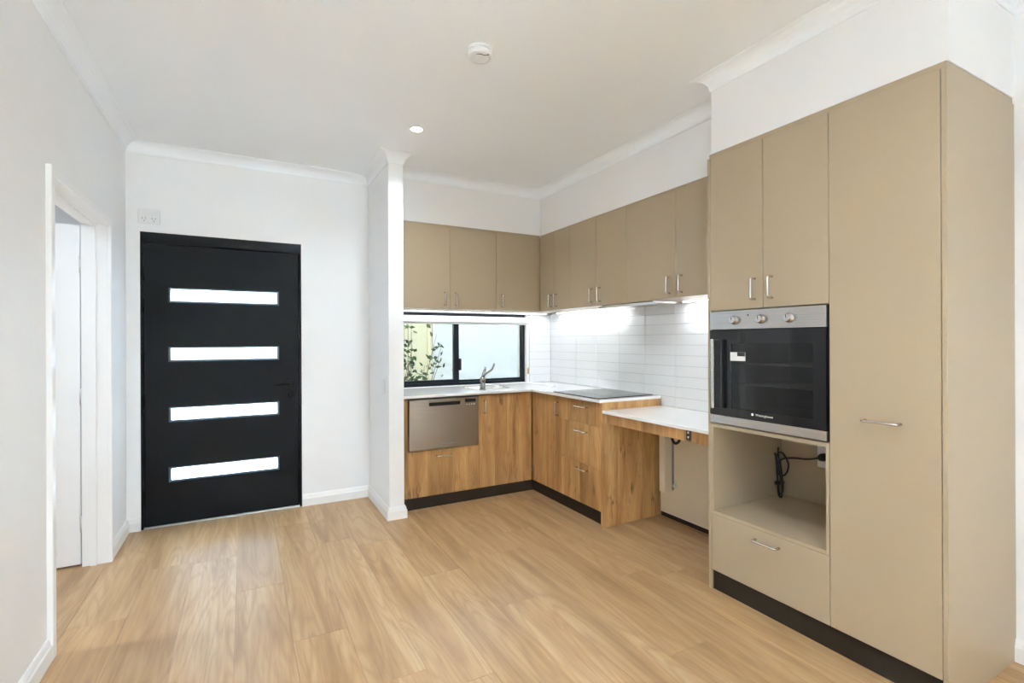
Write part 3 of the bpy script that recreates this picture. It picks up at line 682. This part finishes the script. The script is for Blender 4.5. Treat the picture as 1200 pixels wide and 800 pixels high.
text('logo', 'Westinghouse', .0155, 'white_plastic', dg, Matrix.Translation((XO - .0064, 1.486, .956)) @ MX)
lathe('emblem', (XO - .006, 1.547, .956), [(.006, 0), (.006, .0006)], 'white_plastic', dg, 16, '-x')
st = tag(box('energy_sticker', (XO - .0068, XO - .0062, 1.584, 1.669, 1.214, 1.257), 'white_plastic', None, 0), 'small white paper sticker stuck on the oven glass', 'sticker')
box('black_print', (XO - .0072, XO - .0069, 1.586, 1.629, 1.237, 1.2565), 'black_plastic', st, 0)
# power cable and socket in the niche
so = thing('power_socket', 'white power socket on the back of the oven tower niche', 'socket', (XBK - .02, 1.515, .690))
box('plate', (XBK - .029, XBK - .0197, 1.495, 1.575, .625, .745), 'white_plastic', so, .003)
pcb = thing('power_cable', 'coiled black oven power cable plugged in inside the niche', 'cable', (2.70, 1.70, .42))
xs = XBK - .030
lathe('plug', (xs, 1.535, .685), [(.021, 0), (.021, .025), (.014, .045)], 'black_plastic', pcb, 16, '-x')
pts = [(xs - .035, 1.540, .684), (xs - .045, 1.60, .665), (xs - .045, 1.68, .655), (2.695, 1.735, .640), (2.69, 1.765, .60), (2.69, 1.752, .545), (2.692, 1.715, .56), (2.69, 1.70, .62), (2.69, 1.735, .675), (2.69, 1.768, .655), (2.685, 1.762, .56), (2.682, 1.752, .47), (2.680, 1.742, .438), (2.685, 1.728, .47), (2.69, 1.742, .58), (2.688, 1.757, .66), (2.70, 1.765, .70)]
def smooth(pts, n=5):
    P = [Vector(p) for p in pts]; out = []
    for i in range(len(P) - 1):
        p0, p1, p2, p3 = P[max(i - 1, 0)], P[i], P[i + 1], P[min(i + 2, len(P) - 1)]
        for k in range(n):
            t = k / n
            out.append(.5 * ((2 * p1) + (-p0 + p2) * t + (2 * p0 - 5 * p1 + 4 * p2 - p3) * t * t + (-p0 + 3 * p1 - 3 * p2 + p3) * t ** 3))
    out.append(P[-1]); return out
tube('cord', smooth(pts), .0048, 'black_plastic', pcb, 8)
tube('cord_bundle', smooth([(2.670, 1.760, .66), (2.668, 1.752, .56), (2.668, 1.744, .445), (2.672, 1.728, .43), (2.674, 1.732, .50), (2.676, 1.748, .60), (2.676, 1.772, .67)]), .0048, 'black_plastic', pcb, 8)
tube('cable_tie', [(2.655, 1.752, .505), (2.705, 1.740, .503)], .012, 'black_plastic', pcb, 8)

# ------------------------------------------------------------------ small fittings
sa = thing('smoke_alarm', 'round white smoke alarm on the ceiling', 'smoke alarm', (.995, 2.145, ZC))
lathe('base', (.995, 2.145, ZC), [(.058, -.0003), (.058, -.012), (.052, -.0135)], 'white_plastic', sa, 40)
lathe('gap_ring', (.995, 2.145, ZC), [(.051, -.0135), (.051, -.017)], 'grey_plastic', sa, 40)
lathe('cover', (.995, 2.145, ZC), [(.0585, -.017), (.0585, -.030), (.054, -.038), (.044, -.041)], 'white_plastic', sa, 40)
tube('vent_slot', [(.967, 2.120, ZC - .0405), (.985, 2.110, ZC - .041), (1.003, 2.112, ZC - .041), (1.022, 2.098, ZC - .0405)], .0022, 'black_plastic', sa, 6)
DLW = 3.0
def downlight(x, y, label, pw=None, group='recessed ceiling downlights'):
    t = thing('downlight', label, 'light', (x, y, ZC), group)
    bm = bmesh.new(); n_ = 36
    prof_ = [(.036, -.001), (.040, -.004), (.047, -.004), (.050, -.0005)]
    rr = [[bm.verts.new((x + r * math.cos(2 * math.pi * k / n_), y + r * math.sin(2 * math.pi * k / n_), ZC + h_)) for k in range(n_)] for r, h_ in prof_]
    for a, b in zip(rr, rr[1:]):
        for k in range(n_): bm.faces.new([a[k], a[(k + 1) % n_], b[(k + 1) % n_], b[k]])
    link('trim_ring', tomesh(bm, 'trim_ring', t), 'white_plastic', t)
    lathe('lens', (x, y, ZC), [(.036, -.0005), (.036, -.0015)], 'lamp_glow', t, 32)
    l = bpy.data.lights.new('downlight_lamp', 'AREA'); l.shape = 'DISK'; l.size = .07; l.energy = pw or DLW; l.spread = math.radians(140); l.color = (.86, .98, 1.10)
    o = bpy.data.objects.new('downlight_lamp', l); COL.objects.link(o); o.parent = t; o.location = (0, 0, -.0045)
downlight(1.00, 3.145, 'lit recessed downlight in the ceiling before the kitchen', 2.4)
downlight(1.15, .75, 'recessed downlight overhead beside the camera', 1.6)
downlight(.0, .75, 'added unseen downlight overhead near the left wall', 1.5)  # unseen lamp added to lift the foreground
downlight(1.1, -.5, 'added unseen downlight close behind the camera')  # unseen lamp added to lift the room light
downlight(-.05, -1.6, 'added unseen downlight behind the camera near the left wall')  # unseen fill lamp added on the left
downlight(1.95, -1.6, 'added unseen downlight behind the camera near the right wall')  # unseen fill lamp added on the right
downlight(-1.7, 2.9, 'added unseen downlight in the room beyond the doorway', 5.0)  # unseen lamp added to brighten the side room and its open door
po = thing('power_outlet', 'white double power outlet high above the black entry door', 'outlet', (-.588, YD, 2.208))
box('plate', (-.653, -.523, YD - .009, YD - .0003, 2.152, 2.258), 'white_plastic', po, .003)
for x in (-.617, -.560):
    box('switch', (x - .012, x + .012, YD - .012, YD - .0091, 2.222, 2.242), 'white_plastic', po, .001)
    for dx, dz in ((-.009, .004), (.009, .004), (0, -.014)):
        box('pin_slot', (x + dx - .0018, x + dx + .0018, YD - .0096, YD - .0088, 2.188 + dz - .006, 2.188 + dz + .006), 'grey_plastic', po, 0)
sw = thing('light_switch', 'slim white switch plate on the side of the wing wall', 'switch', (WX0, 3.787, .97))
box('plate', (WX0 - .008, WX0 - .0003, 3.752, 3.822, .912, 1.030), 'white_plastic', sw, .002)
box('rocker', (WX0 - .011, WX0 - .0082, 3.775, 3.800, .955, .990), 'white_plastic', sw, .001)

# ------------------------------------------------------------------ outside
struct(box('ground_outside', (-6, 8, YD + .24, 12, -.2, -.06), 'concrete', None, 0), 'pale concrete ground outside the far wall', 'ground')
struct(box('ground_outside_rear', (-12, 16, -26, YR - .2, -.2, -.06), 'concrete', None, 0), 'pale concrete ground outside the rear glazed doors', 'ground')
struct(box('ground_outside_left', (-14, XL - .13, YR - .2, 1.19, -.2, -.06), 'concrete', None, 0), 'pale concrete ground outside the left glazed doors', 'ground')
struct(box('ground_outside_right', (XR + .22, 16, YR - .2, YD + .24, -.2, -.06), 'concrete', None, 0), 'pale concrete ground outside the right wall', 'ground')
fe = thing('boundary_fence', 'cream metal fence outside behind the shrub', 'fence', (1.4, 6.2, -.06))
pw_ = .30; x = .2
while x < 2.1:
    x1 = min(x + pw_, 2.105)
    box('fence_panel', (x, x1, 6.2, 6.215, -.05, 2.60), 'fence_cream', fe, 0)
    box('rib', (x + .10, x + .16, 6.18, 6.199, -.05, 2.60), 'fence_cream', fe, .006); x += pw_
box('fence_post', (2.105, 2.16, 6.17, 6.23, -.06, 2.61), 'fence_cream', fe, .004)
struct(box('trim_shade_eave', (.80, 4.1, YD + .24, 6.00, 2.62, 2.85), 'trim_paint', None, 0), 'white roof eave added to shade the side passage outside', 'eave')  # unseen roof added to dim the view through the kitchen window
struct(box('wall_block_end', (4.0, 4.1, YD + .24, 6.15, -.06, 2.62), 'render_white', None, 0), 'rendered wall added to block light at the far end of the side passage', 'wall')  # unseen wall added to stop light entering from the end
struct(box('wall_block_near', (2.98, 4.1, YD + .10, YD + .24, -.06, 2.85), 'render_white', None, 0), 'rendered wall added to block light from the house side of the passage', 'wall')  # unseen wall added to stop sun and sky entering beside the house
struct(box('wall_block_entry', (.70, .80, YD + .24, 6.17, -.06, 2.85), 'render_white', None, 0), 'rendered wall added to block light between entry and kitchen window passage', 'wall')  # unseen wall added to keep entry-side daylight out of the passage
struct(box('wall_neighbour', (2.165, 5.6, 6.15, 6.35, -.06, 2.9), 'render_white', None, 0), 'pale rendered wall outside the kitchen window', 'wall')
sh = thing('shrub', 'leafy green shrub outside the kitchen window', 'shrub', (1.52, 5.3, -.06))
bm = bmesh.new(); lf = bmesh.new(); rnd = random.Random(3)
for i in range(11):
    a = rnd.uniform(0, 2 * math.pi); top_ = Vector((1.54 + rnd.uniform(-.25, .42), 5.25 + rnd.uniform(-.22, .2), rnd.uniform(1.02, 1.56)))
    if i == 0: top_ = Vector((1.55, 5.2, 1.52))
    if i == 1: top_ = Vector((1.93, 5.2, 1.26))
    b0 = Vector((1.50 + .05 * math.cos(a), 5.28 + .05 * math.sin(a), -.06)); mid = (b0 + top_) / 2 + Vector((rnd.uniform(-.06, .06), rnd.uniform(-.06, .06), 0))
    path = smooth([b0, mid, top_], 6); add_tube(bm, path, [.009 - .007 * k / (len(path) - 1) for k in range(len(path))], 6)
    for k in range(26):
        t = rnd.uniform(.35, 1) if k else 1.0
        p = path[min(int(t * (len(path) - 1)), len(path) - 1)] + Vector((rnd.uniform(-.09, .09), rnd.uniform(-.09, .09), rnd.uniform(-.06, .06)))
        d = Vector((rnd.uniform(-1, 1), rnd.uniform(-1, 1), rnd.uniform(-.3, .9))).normalized(); s_ = d.cross(Vector((rnd.uniform(-1, 1), rnd.uniform(-1, 1), .4))).normalized(); n_ = d.cross(s_)
        L_, W_ = rnd.uniform(.055, .095), rnd.uniform(.015, .024)
        if p.z < .5: continue
        c_ = [lf.verts.new(p), lf.verts.new(p + d * L_ * .45 + s_ * W_), lf.verts.new(p + d * L_ - n_ * .008), lf.verts.new(p + d * L_ * .45 - s_ * W_), lf.verts.new(p + d * L_ * .5 - n_ * .005)]
        for q_ in ((0, 1, 4), (1, 2, 4), (2, 3, 4), (3, 0, 4)): lf.faces.new([c_[i_] for i_ in q_])
link('stems', tomesh(bm, 'stems', sh), 'bark', sh, True)
fo = link('foliage', tomesh(lf, 'foliage', sh), 'leaf', sh); fo['kind'] = 'stuff'
